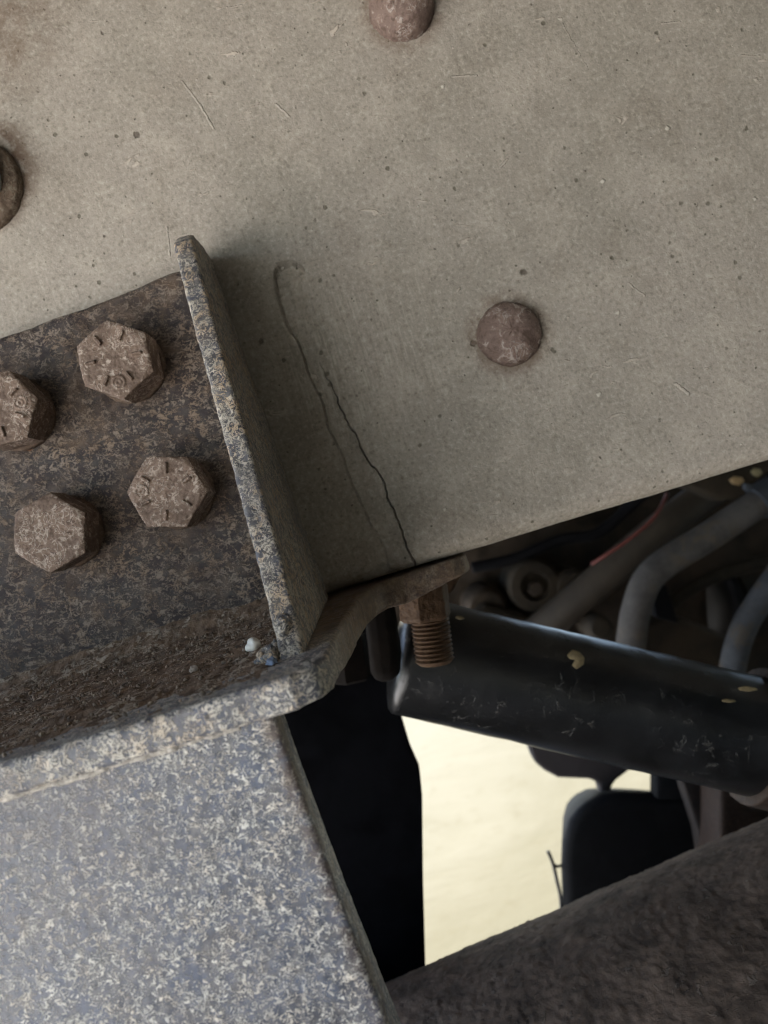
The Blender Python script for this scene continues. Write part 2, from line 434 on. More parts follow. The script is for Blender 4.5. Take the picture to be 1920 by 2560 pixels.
# the crack: a narrow open trench
cr = [(798, 905), (805, 918), (812, 934), (826, 956), (842, 991), (845, 1010), (861, 1037), (869, 1062), (891, 1086), (904, 1124), (921, 1154), (945, 1178), (961, 1211), (970, 1244), (989, 1287), (1005, 1330), (1018, 1368), (1032, 1395), (1044, 1420)]
crm = mm_px(cr); crm.sort(key=lambda q: q[1])
cz = np.array([q[1] for q in crm]); cx = np.array([q[0] for q in crm])
zz = np.arange(-40, 60, 0.32)
jr = np.interp(np.arange(len(zz)), np.arange(0, len(zz) + 3, 3), NP.normal(0, 0.20, len(np.arange(0, len(zz) + 3, 3))))
crx = np.interp(Z, cz, cx) + np.interp(Z, zz, jr)
hw = np.interp(Z, [cz[0], 0, 25, 40, cz[-1]], [0.24, 0.22, 0.17, 0.12, 0.05])
onc = (Z <= cz[-1])
dc = np.abs(X - crx)
trench = np.where(onc, 1 - sst(hw * 0.75, hw * 1.25, dc), 0)
lip = np.where(onc, np.exp(-(dc / 0.8) ** 2) * 0.10, 0)
flat_rows = (np.arange(len(prof_z)) < len(zs) + 12)[:, None]
D = (H + lip) * flat_rows - 4.0 * trench * flat_rows
Y = Y + D * nz_y[:, None]; Zf = Z + D * nz_z[:, None]
nr, nc = X.shape
verts = np.stack([X, Y, Zf], -1).reshape(-1, 3) * MM
idx = np.arange(nr * nc).reshape(nr, nc)
quads = np.stack([idx[:-1, :-1], idx[1:, :-1], idx[1:, 1:], idx[:-1, 1:]], -1).reshape(-1, 4)
# inner skin, 6 mm behind
inner = [(258, 6.5), (ZB + 6.5 + 3, 6.5), (ZB + 6.5 + 1, 7.5), (ZB + 6.5, 9.5), (ZB + 6.5, 78)]
n0 = len(verts)
iv = []
for xx in (-420, 620):
    for z_, y_ in inner: iv.append((xx * MM, y_ * MM, z_ * MM))
verts = np.concatenate([verts, np.array(iv)])
me = bpy.data.meshes.new('frame_rail')
faces = quads.tolist()
k = len(inner)
for i in range(k - 1): faces.append([n0 + i, n0 + k + i, n0 + k + i + 1, n0 + i + 1])
faces.append([int(idx[0, 0]), int(idx[0, -1]), n0 + k, n0])
faces.append([int(idx[-1, 0]), n0 + k - 1, n0 + 2 * k - 1, int(idx[-1, -1])])
me.from_pydata(verts.tolist(), [], faces)
me.update()
rail = link('frame_rail', me, M_RAIL, smooth=180)
tag(rail, 'dusty grey steel frame rail with a thin jagged crack beside a raised weld strip', 'frame rail')

# ------------------------------------------------------------------ rivets
def make_rivet(name, p, r, hgt, label, seed):
    bm = bmesh.new()
    prof = [(r * 1.0, -1.0), (r * 1.0, 0.4)] + [(r * math.cos(t) ** 0.9, 0.4 + hgt * math.sin(t)) for t in np.linspace(0.12, math.pi / 2 - 0.06, 14)] + [(0, 0.4 + hgt)]
    lathe(prof, 72, bm=bm)
    for v in bm.verts:
        q = v.co / MM
        n = mnoise.noise(q * 0.22 + Vector((seed, 0, 0))) * 0.45 + mnoise.noise(q * 0.8 + Vector((seed, 5, 0))) * 0.35 + mnoise.noise(q * 1.9) * 0.32
        v.co += (v.co.normalized() * n * MM) if v.co.length > 1e-6 else Vector((0, 0, 0))
    o = from_bm(name, bm, M_RIVET, smooth=180)
    o.location = p
    return tag(o, label, 'rivet', 'rivets in the frame rail')
make_rivet('rivet', RIVETS[0][0], 10.4, 7.0, 'low round brown rivet head alone in the grey rail, right of the crack', 3.0)
make_rivet('rivet', RIVETS[1][0], 10.8, 9.0, 'tall domed rivet with pale crust, cut off by the top of the photo', 9.0)

# old collar at the left edge
col = empty('collar_nut', P(-62, 470, 0))
bm = lathe([(15.8, -0.5), (15.8, 1.2), (15.0, 3.2), (12.6, 4.2), (11.6, 4.4)], 64)
o = from_bm('washer', bm, mat_rust('rusty washer steel', base=(0.12, 0.085, 0.058), dust=(0.24, 0.205, 0.155), amount=0.5), col, 180); roughen(o, 0.5, ((0.0025, 0.8), (0.0008, 0.25)), 1)
bm = lathe([(10.7, 3.6), (10.7, 10.0), (10.0, 10.9), (0, 11.2)], 64)
o = from_bm('nut_collar', bm, mat_plain('grey zinc collar', (0.30, 0.30, 0.27), 0.5, 0.25, 200, 0.2, spots=((0.45, 0.42, 0.36), 500, 0.56, 0.8)), col, 40); roughen(o, 0.4, ((0.002, 0.2),), 1)
tag(col, 'grey round collar on a rust stained washer, at the left edge', 'nut')

# ------------------------------------------------------------------ spring hanger bracket
br = empty('spring_bracket', (-0.06, -0.05, -0.03))
tag(br, 'mud spattered dark steel spring hanger bracket bolted to the grey rail', 'bracket')
def child(o, root):
    o.parent = root
    o.matrix_parent_inverse = Matrix.Translation(root.location).inverted()
    return o

# back plate lying on the web
bp = [(-700, 1085), (-300, 945), (0, 843), (150, 789), (290, 737), (395, 692), (455, 668), (500, 700), (830, 1530), (840, 1640), (-700, 2140)]
f = [P(x, y, -8) for x, y in bp]
o = from_bm('back_plate', bm_prism(f, [Vector((p.x, 0.0004, p.z)) for p in f], 0.0015), M_BACK, br)
child(o, br); roughen(o, 1.0, ((0.012, 1.0), (0.004, 0.35)), 2)

# upright stiffening rib: outline in depth, then sideways thickness
def on_x(px, py, x):           # depth at which the sight line of a pixel meets the plane x
    d0 = P(px, py, 0) - P(px, py, -100)
    ray = P(px, py, 0) - Vector((0, -DIST, 0))
    t = x / ray.x
    return Vector((0, -DIST, 0)) + ray * t
XT, XB = -0.0300, -0.0250
def rib_pt(z, y, side):       # side 0 = right face, 1 = left face
    x = XB + (XT - XB) * (z + 0.026) / 0.125
    th = 0.0056 if side else 0
    return Vector((x - th, y, z))
zt = 0.0945
prof = [(zt + .0008, 0.0005), (zt + .0008, -0.017), (zt - 0.0010, -0.026), (zt - 0.0045, -0.0325), (zt - 0.012, -0.0365), (0.055, -0.049), (0.020, -0.0625), (-0.006, -0.0735), (-0.016, -0.0790), (-0.024, -0.0850), (-0.030, -0.0860), (-0.030, 0.0005)]
o = from_bm('stiffening_rib', bm_prism([rib_pt(z, y, 0) for z, y in prof], [rib_pt(z, y, 1) for z, y in prof], 0.0009), M_RIB, br)
child(o, br); roughen(o, 0.5, ((0.006, 0.7), (0.0015, 0.30)), 2)

# shelf with the tab that runs under the rail
def shelf_z(y):               # y in m
    return -0.0212 - 0.0034 * max(0, -y) / 0.104
top = [(-0.300, -0.104), (-0.0265, -0.104), (-0.0215, -0.1015), (-0.0195, -0.096), (-0.0188, -0.085), (-0.0176, -0.060), (-0.0158, -0.038), (-0.0140, -0.022), (-0.0110, -0.010), (-0.0070, -0.0035), (-0.001, -0.0005), (0.008, 0.0010), (0.0165, 0.0020), (0.0205, 0.0055), (0.0225, 0.012), (0.0225, 0.060), (-0.300, 0.060)]
def shelf_th(x, y):
    if y < -0.08: return 0.0068
    if x > 0.006: return 0.0062
    return 0.0088
o = from_bm('shelf', bm_prism([Vector((x, y, shelf_z(y) )) for x, y in top], [Vector((x, y, shelf_z(y) - shelf_th(x, y))) for x, y in top], 0.0010), M_SHELF, br)
child(o, br); roughen(o, 0.55, ((0.008, 0.7), (0.0016, 0.35)), 2)

# lower plate
fr = [(-900, 2090), (-300, 1995), (36, 1965), (362, 1872), (672, 1765), (690, 1800), (747, 1960), (848, 2243), (968, 2558), (1036, 2738), (1036, 2900), (-900, 2900)]
f = [P(x, y, -100.6) for x, y in fr]
f[0].z = f[1].z = f[2].z = f[3].z = f[4].z = -0.0305
bk = []
for p in f:
    th = 0.0095 + max(0, (-p.z - 0.04)) * 0.05
    bk.append(p + Vector((0, th, 0)))
o = from_bm('lower_plate', bm_prism(f, bk, 0.0009), M_LOWER, br)
child(o, br); roughen(o, 0.55, ((0.010, 0.25), (0.0016, 0.28)), 2)

# ragged weld / mud seam between lip and lower plate
pts = [P(x, y, -101.6) for x, y in [(-60, 2016), (36, 1985), (150, 1953), (225, 1934), (290, 1905), (362, 1888), (420, 1872), (470, 1850), (530, 1834), (600, 1815)]]
bm = bm_tube(smooth_path(pts, 14), lambda t: 0.0008 + 0.0003 * mnoise.noise(Vector((t * 23, 1, 0))), 10)
M_SEAM = mat_plain('dried pale mud', (0.36, 0.325, 0.28), 0.85, 0.3, 500, 0.3)
o = from_bm('weld_seam', bm, M_SEAM, br, 180); child(o, br); roughen(o, 0.22, ((0.003, 0.9), (0.0008, 0.4)), 0)

# ------------------------------------------------------------------ dirt on the shelf
M_DIRT = mat_plain('brown caked dirt', (0.165, 0.112, 0.075), 0.9, 0.5, 260, 0.6, spec=0.2, spots=((0.46, 0.385, 0.30), 480, 0.50, 0.85))
# fillet of packed dirt in the corner, one lumpy ramp
bm = bmesh.new()
rows = []
nx, ny = 300, 60
for i in range(nx):
    x = -0.150 + 0.1195 * i / (nx - 1)
    row = []
    for j in range(ny):
        t = j / (ny - 1)
        y = -0.0075 - 0.094 * t
        q = Vector((x, y, 0)) / MM
        lump = mnoise.noise(q * 0.08) * 1.3 + mnoise.noise(q * 0.25 + Vector((4, 4, 0))) * 1.0 + mnoise.noise(q * 0.7) * 0.75 + mnoise.noise(q * 1.6 + Vector((2, 0, 1))) * 0.45
        ramp = 6.5 * max(0, 1 - t * 4.2) ** 2 + 1.3 * (1 - t)
        edge = min(1, (1 - t) * 7)
        h = ramp * (1.0 + 0.35 * mnoise.noise(q * 0.05)) + lump * 0.55 * edge - 0.35 + 0.3 * edge
        row.append(bm.verts.new((x, y, shelf_z(y) + h * MM)))
    rows.append(row)
for i in range(nx - 1):
    for j in range(ny - 1):
        bm.faces.new((rows[i][j], rows[i][j + 1], rows[i + 1][j + 1], rows[i + 1][j]))
bmesh.ops.recalc_face_normals(bm, faces=bm.faces)
M_SHELFDIRT = mat_bracket('dirt caked shelf top', cover=0.85, size=0.6, brown=0.9, dark=(0.090, 0.062, 0.044), pale=(0.42, 0.35, 0.27), film=0.3, rough=0.8, spec=0.2, stretch=0.9)
o = from_bm('dirt', bm, M_DIRT, smooth=180)
o['label'] = 'brown caked dirt filling the corner of the shelf'; o['category'] = 'dirt'; o['kind'] = 'stuff'

# loose grit
bm = bmesh.new()
for i in range(1500):
    t = R.random() ** 1.3
    x = -0.145 + 0.112 * R.random(); y = -0.014 - 0.085 * t
    ext = 2.2 * max(0, 1 - t * 3) ** 2
    p = Vector((x, y, shelf_z(y) + (0.9 * (1 - t) + ext + 0.25) * MM))
    r = (0.20 + 0.60 * R.random() ** 3) * MM
    mt = Matrix.Translation(p) @ Matrix.Rotation(R.random() * 6, 4, Vector((R.random(), R.random(), R.random() + .1))) @ Matrix.Diagonal((1, R.uniform(.5, 1), R.uniform(.4, .9), 1))
    g = bmesh.ops.create_icosphere(bm, subdivisions=1, radius=r, matrix=mt)
o = from_bm('grit', bm, mat_plain('grit crumbs', (0.22, 0.165, 0.12), 0.9, 0.7, 500, 0.2), smooth=60)
o['label'] = 'loose grit scattered on the shelf dirt'; o['category'] = 'grit'; o['kind'] = 'stuff'

def pebble(name, px, py, y, r, m, label, sq=(1, .8, .9), seed=0, cat='pebble'):
    bm = bmesh.new()
    bmesh.ops.create_icosphere(bm, subdivisions=4, radius=r * MM)
    for v in bm.verts:
        n = mnoise.noise(v.co / (r * MM) * 1.1 + Vector((seed, 0, 0)))
        v.co *= 1 + 0.45 * n
        v.co = Vector((v.co.x * sq[0], v.co.y * sq[1], v.co.z * sq[2]))
    o = from_bm(name, bm, m, smooth=180)
    o.location = P(px, py, y)
    return tag(o, label, cat)
s = NT('milky quartz')
s.put(s.b.inputs['Subsurface Weight'], 0.3); s.b.inputs['Subsurface Radius'].default_value = (0.001, 0.001, 0.001)
M_QUARTZ = s.fin(s.mix(s.noise(500, 3), (0.55, 0.50, 0.42), (0.72, 0.67, 0.58)), 0.35, s.bump(s.noise(700, 2), 0.15))
pebble('pebble', 632, 1612, -64, 1.85, M_QUARTZ, 'milky white quartz pebble lying in the dirt at the foot of the rib', (1, .9, 1.05), 2)
pebble('pebble', 678, 1656, -87, 1.15, mat_plain('blue grey stone', (0.16, 0.20, 0.29), 0.5, 0.3, 700, 0.1), 'tiny blue grey pebble below the white one', (1, .8, .9), 5)
pebble('pebble', 484, 1672, -68, 1.0, mat_plain('brown stone', (0.22, 0.17, 0.13), 0.7, 0.3, 700, 0.2), 'small brown pebble in the shelf dirt, left of the white pebble', (1.1, .8, .8), 8)

# clod of weld spatter / mud at the foot of the rib
bm = bmesh.new()
for i in range(26):
    t = R.random()
    p = P(655 + 60 * t + R.uniform(-12, 12), 1650 - 95 * t * R.random() + R.uniform(-6, 18), -80 + R.uniform(-3, 3))
    bmesh.ops.create_icosphere(bm, subdivisions=2, radius=R.uniform(0.9, 2.0) * MM, matrix=Matrix.Translation(p))
o = from_bm('mud_clod', bm, M_RIB, br, 180); child(o, br); roughen(o, 0.25, ((0.0015, 1.2), (0.0006, 0.5)), 1)

# ------------------------------------------------------------------ hexagon bolts
AC = 12.0; AF = AC * math.cos(math.pi / 6)
def hexr(th, c=AC):
    th = (th + math.pi / 6) % (math.pi / 3) - math.pi / 6      # flat at 30 deg from a corner
    return c
def hex_shape(th):
    a = th % (math.pi / 3) - math.pi / 6
    return math.cos(math.pi / 6) / math.cos(a)
def bolt_head_mesh(marks):
    """Head axis along -y, corner and emblem at angle 0 (+x)."""
    bm = bmesh.new()
    seg = 96; rings = []
    rc = AF * 0.985; top = 12.2
    def ring(fn):
        rr = []
        for k in range(seg):
            th = 2 * math.pi * k / seg
            r, h = fn(AC * hex_shape(th))
            rr.append(bm.verts.new((r * math.cos(th) * MM, -h * MM, r * math.sin(th) * MM)))
        return rr
    rings.append(ring(lambda r: (r, 0)))
    rings.append(ring(lambda r: (r, top - max(0, r - rc) * 0.50 - 0.25)))
    rings.append(ring(lambda r: (min(r, rc) - 0.25, top)))
    rings.append(ring(lambda r: (5, top)))
    for i in range(3):
        for k in range(seg):
            bm.faces.new((rings[i][k], rings[i][(k + 1) % seg], rings[i + 1][(k + 1) % seg], rings[i + 1][k]))
    bm.faces.new(rings[-1]); bm.faces.new(rings[0][::-1])
    def box(cx, cz, lx, lz, ang, h=1.0):
        mt = Matrix.Translation((cx * MM, -top * MM, cz * MM)) @ Matrix.Rotation(-ang, 4, 'Y') @ Matrix.Diagonal((lx * MM, 2 * h * MM, lz * MM, 1))
        bmesh.ops.create_cube(bm, size=1, matrix=mt)
    if marks:
        for k in range(6):
            th = math.radians(30 + 60 * k)
            r0 = 7.0
            box(r0 * math.cos(th), r0 * math.sin(th), 3.0, 0.85, th)
        for rr in (1.75, 0.75):
            c = Vector((7.2 * MM, -top * MM, 0))
            path = [c + Vector((math.cos(t) * rr * MM, -0.1 * MM, math.sin(t) * rr * MM)) for t in np.linspace(0, 2 * math.pi, 25)]
            bm_tube(path, 0.36 * MM, 8, bm=bm)
    else:
        box(0.3, 5.5, 0.7, 2.2, 0.1, 0.4)
    bmesh.ops.recalc_face_normals(bm, faces=bm.faces)
    me = bpy.data.meshes.new('head'); bm.to_mesh(me); bm.free()
    me.materials.append(M_BOLT)
    return me
HEADS = {True: bolt_head_mesh(True), False: bolt_head_mesh(False)}
wbm = lathe([(11.4, 0), (11.4, 1.5), (11.2, 2.2), (9, 2.6)], 64)
WASH = bpy.data.meshes.new('washer'); wbm.to_mesh(WASH); wbm.free()
WASH.materials.append(mat_rust('dark rusty washer', base=(0.095, 0.062, 0.042), dust=(0.20, 0.16, 0.12), dk=(0.03, 0.02, 0.014), amount=0.4))
def make_bolt(px, py, phi, marks, label):
    p = P(px, py, -22.7)
    root = empty('hex_bolt', Vector((p.x, -0.0078, p.z)))
    # rotation about y; phi is the photo angle (clockwise) of the corner that carries the emblem
    om = -math.radians(phi) - ROLL
    root.rotation_euler = (0, -om, 0)
    tag(root, label, 'bolt', 'hex bolts in the bracket')
    h = bpy.data.objects.new('head', HEADS[marks]); COL.objects.link(h); h.parent = root; h.location = (0, -0.0025, 0)
    roughen(h, 0.24, ((0.004, 0.4), (0.0010, 0.34)), 1)
    w = bpy.data.objects.new('washer', WASH); COL.objects.link(w); w.parent = root
    roughen(w, 0.5, ((0.003, 1.0), (0.001, 0.4)), 1)
    return root
make_bolt(284, 896, 78, True, 'rusty hex bolt with raised grade ticks, topmost in the bracket and next to the rib')
make_bolt(415, 1229, 180, True, 'rusty hex bolt with grade ticks, right of the smooth one')
make_bolt(121, 1332, 90, False, 'dusty hex bolt with a smooth unmarked face, lowest of the four in the bracket')
make_bolt(-8, 1022, -15, True, 'rusty hex bolt with worn corners, cut off by the left edge of the photo')

# ------------------------------------------------------------------ stud and nut under the tab
sd = empty('rusty_stud', P(1080, 1500, 14))
tag(sd, 'orange rusty nut on a threaded stud hanging under the tab', 'stud')
ax = Vector((-0.17, 0, -1)).normalized()
c0 = P(1052, 1440, 15)
bm = lathe([(9.2, 0), (9.2, 14.0), (8.0, 15.2), (6.5, 15.2)], 48, ax, c0, shape=lambda th: hex_shape(th + 0.25))
o = from_bm('nut', bm, M_NUT, sd, 30); child(o, sd); roughen(o, 0.35, ((0.003, 0.8), (0.001, 0.35)), 1)
bm = bmesh.new()
prof = [(6.6, 12)]
h = 15.0
while h < 29.5:
    prof += [(6.05, h), (6.85, h + 0.75)]; h += 1.5
prof += [(6.0, h + .2), (5.2, h + 0.8), (0, h + .9)]
lathe(prof, 40, ax, c0 + Vector((0.0012, 0, 0)), bm=bm)
o = from_bm('threaded_shank', bm, M_NUT, sd, 25); child(o, sd)

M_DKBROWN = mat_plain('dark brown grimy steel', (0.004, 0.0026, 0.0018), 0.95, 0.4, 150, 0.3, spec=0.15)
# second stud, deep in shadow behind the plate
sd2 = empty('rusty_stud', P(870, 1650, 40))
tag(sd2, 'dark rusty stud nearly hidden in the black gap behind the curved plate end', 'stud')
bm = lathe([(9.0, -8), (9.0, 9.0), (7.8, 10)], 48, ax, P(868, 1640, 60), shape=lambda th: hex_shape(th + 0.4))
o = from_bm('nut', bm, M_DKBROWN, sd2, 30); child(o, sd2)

# lug behind the nut
bm = px_prism([(1010, 1440), (1163, 1388), (1163, 1420), (1140, 1470), (1112, 1500), (1030, 1520)], 34, 30, 0.002)
o = from_bm('tab_lug', bm, M_NUT, br, 40); child(o, br); roughen(o, 0.7, ((0.004, 0.8),), 1)

# ------------------------------------------------------------------ hanger behind the bracket
hg = empty('spring_hanger', P(900, 1900, 92))
tag(hg, 'black flat hanger plate filling the gap left of the bright opening', 'hanger')
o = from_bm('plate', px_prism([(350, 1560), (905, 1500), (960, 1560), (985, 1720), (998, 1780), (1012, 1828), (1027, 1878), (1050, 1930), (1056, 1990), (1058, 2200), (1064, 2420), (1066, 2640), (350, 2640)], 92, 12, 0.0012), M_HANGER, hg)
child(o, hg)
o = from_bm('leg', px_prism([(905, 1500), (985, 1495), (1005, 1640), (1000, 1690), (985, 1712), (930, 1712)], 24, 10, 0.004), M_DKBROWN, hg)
child(o, hg); roughen(o, 0.8, ((0.004, 0.6),), 1)

# ------------------------------------------------------------------ black tube
tb = empty('torque_rod', P(1420, 1740, 62))
tag(tb, 'glossy black steel tube with mud flecks running right from the hanger', 'tube')
a = P(985, 1629, 60); b = P(1884, 1839, 60)
d = (b - a).normalized()
RT = 0.0238
tt = [0, .002, .005, .010, .018, .03] + list(np.linspace(0.045, 1, 80))
bm = bm_tube([a + (b - a) * t for t in tt], lambda q: 1.0, 72)
for i, v in enumerate(bm.verts):
    t = tt[i // 72]; c_ = a + (b - a) * t
    r_ = RT * (1 - (1 - min(1, t / 0.03)) ** 2.2 * 0.45)
    v.co = c_ + (v.co - c_).normalized() * r_
for v in bm.verts:
    q = v.co / MM
    v.co += Vector((mnoise.noise(q * 0.12), mnoise.noise(q * 0.12 + Vector((9, 0, 0))), mnoise.noise(q * 0.12 + Vector((0, 9, 0))))) * 0.00025
o = from_bm('tube', bm, M_TUBE, tb, 60); child(o, tb)
# rusty end clamp at the right edge
M_CLAMP = mat_rust('brown rusty clamp steel', base=(0.020, 0.011, 0.007), dust=(0.036, 0.023, 0.016), amount=0.4)
bm = bm_tube([b - d * 0.001, b + d * 0.030], RT + 0.0035, 64)
o = from_bm('end_clamp', bm, M_CLAMP, tb, 40); child(o, tb); roughen(o, 0.7, ((0.004, 0.8),), 1)

# leaf scrap and mud flakes stuck on the tube
M_LEAF = mat_plain('dry yellow leaf', (0.105, 0.080, 0.038), 0.8, 0.3, 600, 0.2)
def scrap(name, px, py, y, pts, label, m=M_LEAF, cat='leaf scrap', th=0.6):
    c = P(px, py, y)
    f = [c + (CR * x + CU * yy + Vector((0, 0.15 * x, 0))) * MM for x, yy in pts]
    o = from_bm(name, bm_prism(f, [p + Vector((0, th * MM, 0)) for p in f], 0.0002, 1), m, smooth=50)
    for v in o.data.vertices:
        v.co.y += 0.0004 * mnoise.noise(v.co * 400)
    return tag(o, label, cat)
scrap('leaf_scrap', 1441, 1647, 38.5, [(-3.6, 1.5), (-1.5, 3.4), (1.2, 2.6), (3.4, 0.2), (3.0, -2.4), (0.2, -4.0), (-1.6, -2.6), (-0.6, -0.4), (-2.6, 0)], 'curled yellow leaf scrap stuck on the upper half of the black tube')
flakes = [(1150, 1544, 1.9, .9, 'orange mud flake near the left end of the black tube, beside the nut'), (1870, 1722, 4.2, 1.2, 'long straw coloured flake at the right end of the black tube'),
          (1822, 1752, 3.2, .8, 'thin slanting flake on the black tube, left of the long straw one'), (1590, 1733, 2.4, .7, 'small tan flake on the middle of the black tube')]
for px, py, w, hh, lab in flakes:
    scrap('mud_flake', px, py, 40.0, [(-w, .3 * hh), (-w * .3, hh), (w * .7, .3 * hh), (w, -.5 * hh), (w * .1, -hh), (-w * .7, -.5 * hh)], lab, cat='mud flake')['group'] = 'flakes stuck on the tube'

# ------------------------------------------------------------------ mud caked beam at lower right
dirv = Vector((0.919, -0.395)); nv = Vector((0.395, 0.919))       # photo directions along / across the edge
beta = math.atan(((1405 - 960) * nv.x + (2266 - 1280) * nv.y) / FPX)
dc_ = 0.270; rad = 0.100
lo, hi = beta, beta + 0.6
for _ in range(60):
    mid = (lo + hi) / 2
    q = dc_ * math.tan(mid)
    if mid - math.asin(rad / math.hypot(q, dc_)) < beta: lo = mid
    else: hi = mid
q = dc_ * math.tan(lo)
n3 = CR * nv.x - CU * nv.y; d3 = CR * dirv.x - CU * dirv.y
c = Vector((0, -DIST + dc_, 0)) + n3 * q
bm = bm_tube([c + d3 * t for t in np.linspace(-0.17, 0.30, 500)], rad, 560)
for v in bm.verts:
    ax_p = c + d3 * (v.co - c).dot(d3)
    if (v.co - ax_p).length < 1e-6: continue
    nn = (v.co - ax_p).normalized(); qq = v.co / MM
    qq = Vector((qq.x, qq.y, qq.z))
    h = 0.6 * mnoise.noise(qq * 0.03) + 0.15 * mnoise.noise(qq * 0.12 + Vector((3, 0, 0))) + 0.26 * mnoise.noise(qq * 0.42) + 0.30 * mnoise.noise(qq * 0.95 + Vector((0, 7, 0))) + 1.1 * max(0, mnoise.noise(qq * 0.33 + Vector((0, 0, 5))) - 0.35)
    v.co += nn * h * MM * 1.2
M_BEAM = mat_plain('caked brown mud', (0.092, 0.066, 0.050), 0.9, 0.45, 80, 1.0, spec=0.25, spots=((0.15, 0.12, 0.095), 330, 0.60, 0.7))
o = from_bm('axle_beam', bm, M_BEAM, smooth=180)
tag(o, 'thick brown mud caked beam crossing the lower right corner', 'beam')

# ------------------------------------------------------------------ things seen through the opening
def flat(name, pts, y, th, m, label=None, cat=None, bevel=0.004, parent=None, rough_=None, group=None):
    o = from_bm(name, px_prism(pts, y, th, bevel, 3), m, smooth=50)
    if parent: child(o, parent)
    if label: tag(o, label, cat, group)
    if rough_: roughen(o, *rough_)
    return o
M_RUB = mat_plain('dark rubber', (0.008, 0.008, 0.009), 0.75, 0.3, 60, 0.3, spec=0.15)
M_PURP = mat_plain('dull brown paint', (0.026, 0.020, 0.021), 0.85, 0.2, 50, 0.2)
ch = empty('air_canister', P(1550, 2150, 230))
tag(ch, 'dark rounded canister in front of the bright ground, seen through the opening', 'canister')
can = [(1408, 2420), (1405, 2250), (1402, 2170), (1404, 2110), (1420, 2052), (1442, 2024), (1464, 2006), (1508, 1984), (1560, 1979), (1640, 1980), (1720, 1984), (1800, 2010), (1830, 2100), (1830, 2420)]
f = [P(x, y, 220) for x, y in can]
cc = P(1640, 2300, 220)
o = from_bm('body', bm_prism(f, [cc + (p - cc) * 0.62 + Vector((0, 0.090, 0)) for p in f], 0.008, 3), M_RUB, smooth=50); child(o, ch)
o = flat('strap', [(1700, 1940), (1745, 1938), (1772, 2000), (1800, 2075), (1830, 2140), (1830, 2230), (1770, 2240), (1745, 2080), (1716, 1992)], 196, 12, mat_plain('brown strap steel', (0.016, 0.010, 0.007), 0.85, 0.3, 100, 0.3), bevel=0.002, parent=ch)
o = flat('bracket', [(1640, 1920), (1730, 1935), (1745, 2000), (1640, 2000)], 216, 12, M_RUB, bevel=0.002, parent=ch)
flat('hanging_bracket', [(1300, 1780), (1322, 1868), (1336, 1906), (1362, 1928), (1396, 1946), (1481, 1950), (1498, 1962), (1505, 1990), (1526, 1990), (1532, 1966), (1542, 1952), (1577, 1925), (1640, 1915), (1640, 1780)], 250, 14, M_PURP, 'dull purple brown bracket hanging below the black tube, above the canister', 'bracket', 0.003)
flat('rusty_hanger', [(1800, 1960), (1866, 1965), (1868, 2010), (1890, 2025), (2100, 1960), (2100, 2300), (1790, 2300), (1800, 2100)], 170, 30, M_CLAMP, 'dark rusty hanger block at the right edge, below the end of the tube', 'hanger block', 0.004)
bm = bm_tube(smooth_path([P(1370, 2128, 225), P(1382, 2158, 225), P(1392, 2200, 225), P(1402, 2250, 225), P(1404, 2330, 225)], 8), 0.0011, 12)
bm_tube(smooth_path([P(1383, 2160, 225), P(1394, 2166, 226), P(1412, 2160, 230)], 6), 0.0009, 10, bm=bm)
tag(from_bm('wire', bm, mat_plain('black wire', (0.012, 0.012, 0.012), 0.5), smooth=180), 'thin black wire sticking out left of the canister', 'wire')

# ------------------------------------------------------------------ engine bay above the tube
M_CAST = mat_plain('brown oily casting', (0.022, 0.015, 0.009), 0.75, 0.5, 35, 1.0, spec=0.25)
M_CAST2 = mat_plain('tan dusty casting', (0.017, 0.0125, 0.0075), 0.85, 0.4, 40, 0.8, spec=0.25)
M_HOSE = mat_plain('grey rubber hose', (0.062, 0.058, 0.055), 0.8, 0.35, 45, 0.15, spec=0.2, spots=((0.085, 0.068, 0.048), 90, 0.5, 0.6))
M_HOSE2 = mat_plain('blue grey rubber hose', (0.056, 0.060, 0.068), 0.8, 0.3, 45, 0.15, spec=0.2, spots=((0.085, 0.068, 0.048), 90, 0.52, 0.6))
M_BLK = mat_plain('black rubber', (0.006, 0.006, 0.007), 0.85, 0.3, 60, 0.2, spec=0.08)
tr = empty('gearbox', P(1400, 1450, 300))
tag(tr, 'brown oily gearbox casting with a bolted boss, deep behind the rail', 'gearbox')
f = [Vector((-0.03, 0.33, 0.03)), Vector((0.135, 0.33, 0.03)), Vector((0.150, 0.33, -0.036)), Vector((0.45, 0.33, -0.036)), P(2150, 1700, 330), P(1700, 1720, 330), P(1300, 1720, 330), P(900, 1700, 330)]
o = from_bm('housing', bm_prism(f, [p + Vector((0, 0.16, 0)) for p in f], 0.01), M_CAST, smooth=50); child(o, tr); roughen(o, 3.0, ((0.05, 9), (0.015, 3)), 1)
def lat(name, px, py, y, prof, m, parent, seg=48, axis=Vector((0, -1, 0)), shape=None):
    o = from_bm(name, lathe(prof, seg, axis, P(px, py, y), shape=shape), m, smooth=40); return child(o, parent)
lat('lug', 1492, 1566, 270, [(9, -20), (9, 6), (6, 10), (0, 11)], M_CAST2, tr)
lat('lug', 1215, 1520, 300, [(16, -30), (16, 4), (12, 9), (0, 10)], M_CAST, tr)
lat('boss', 1330, 1462, 300, [(19, -40), (19, 8), (16.5, 12), (10.5, 12.5), (9.5, 7), (0, 6.5)], M_CAST2, tr)
lat('bolt', 1335, 1470, 294, [(5.4, 0), (5.4, 6), (4.8, 7), (0, 7)], M_CAST, tr, shape=hex_shape)
lat('lug', 1425, 1468, 300, [(14, -30), (14, 10), (11, 13), (0, 13)], M_CAST2, tr)
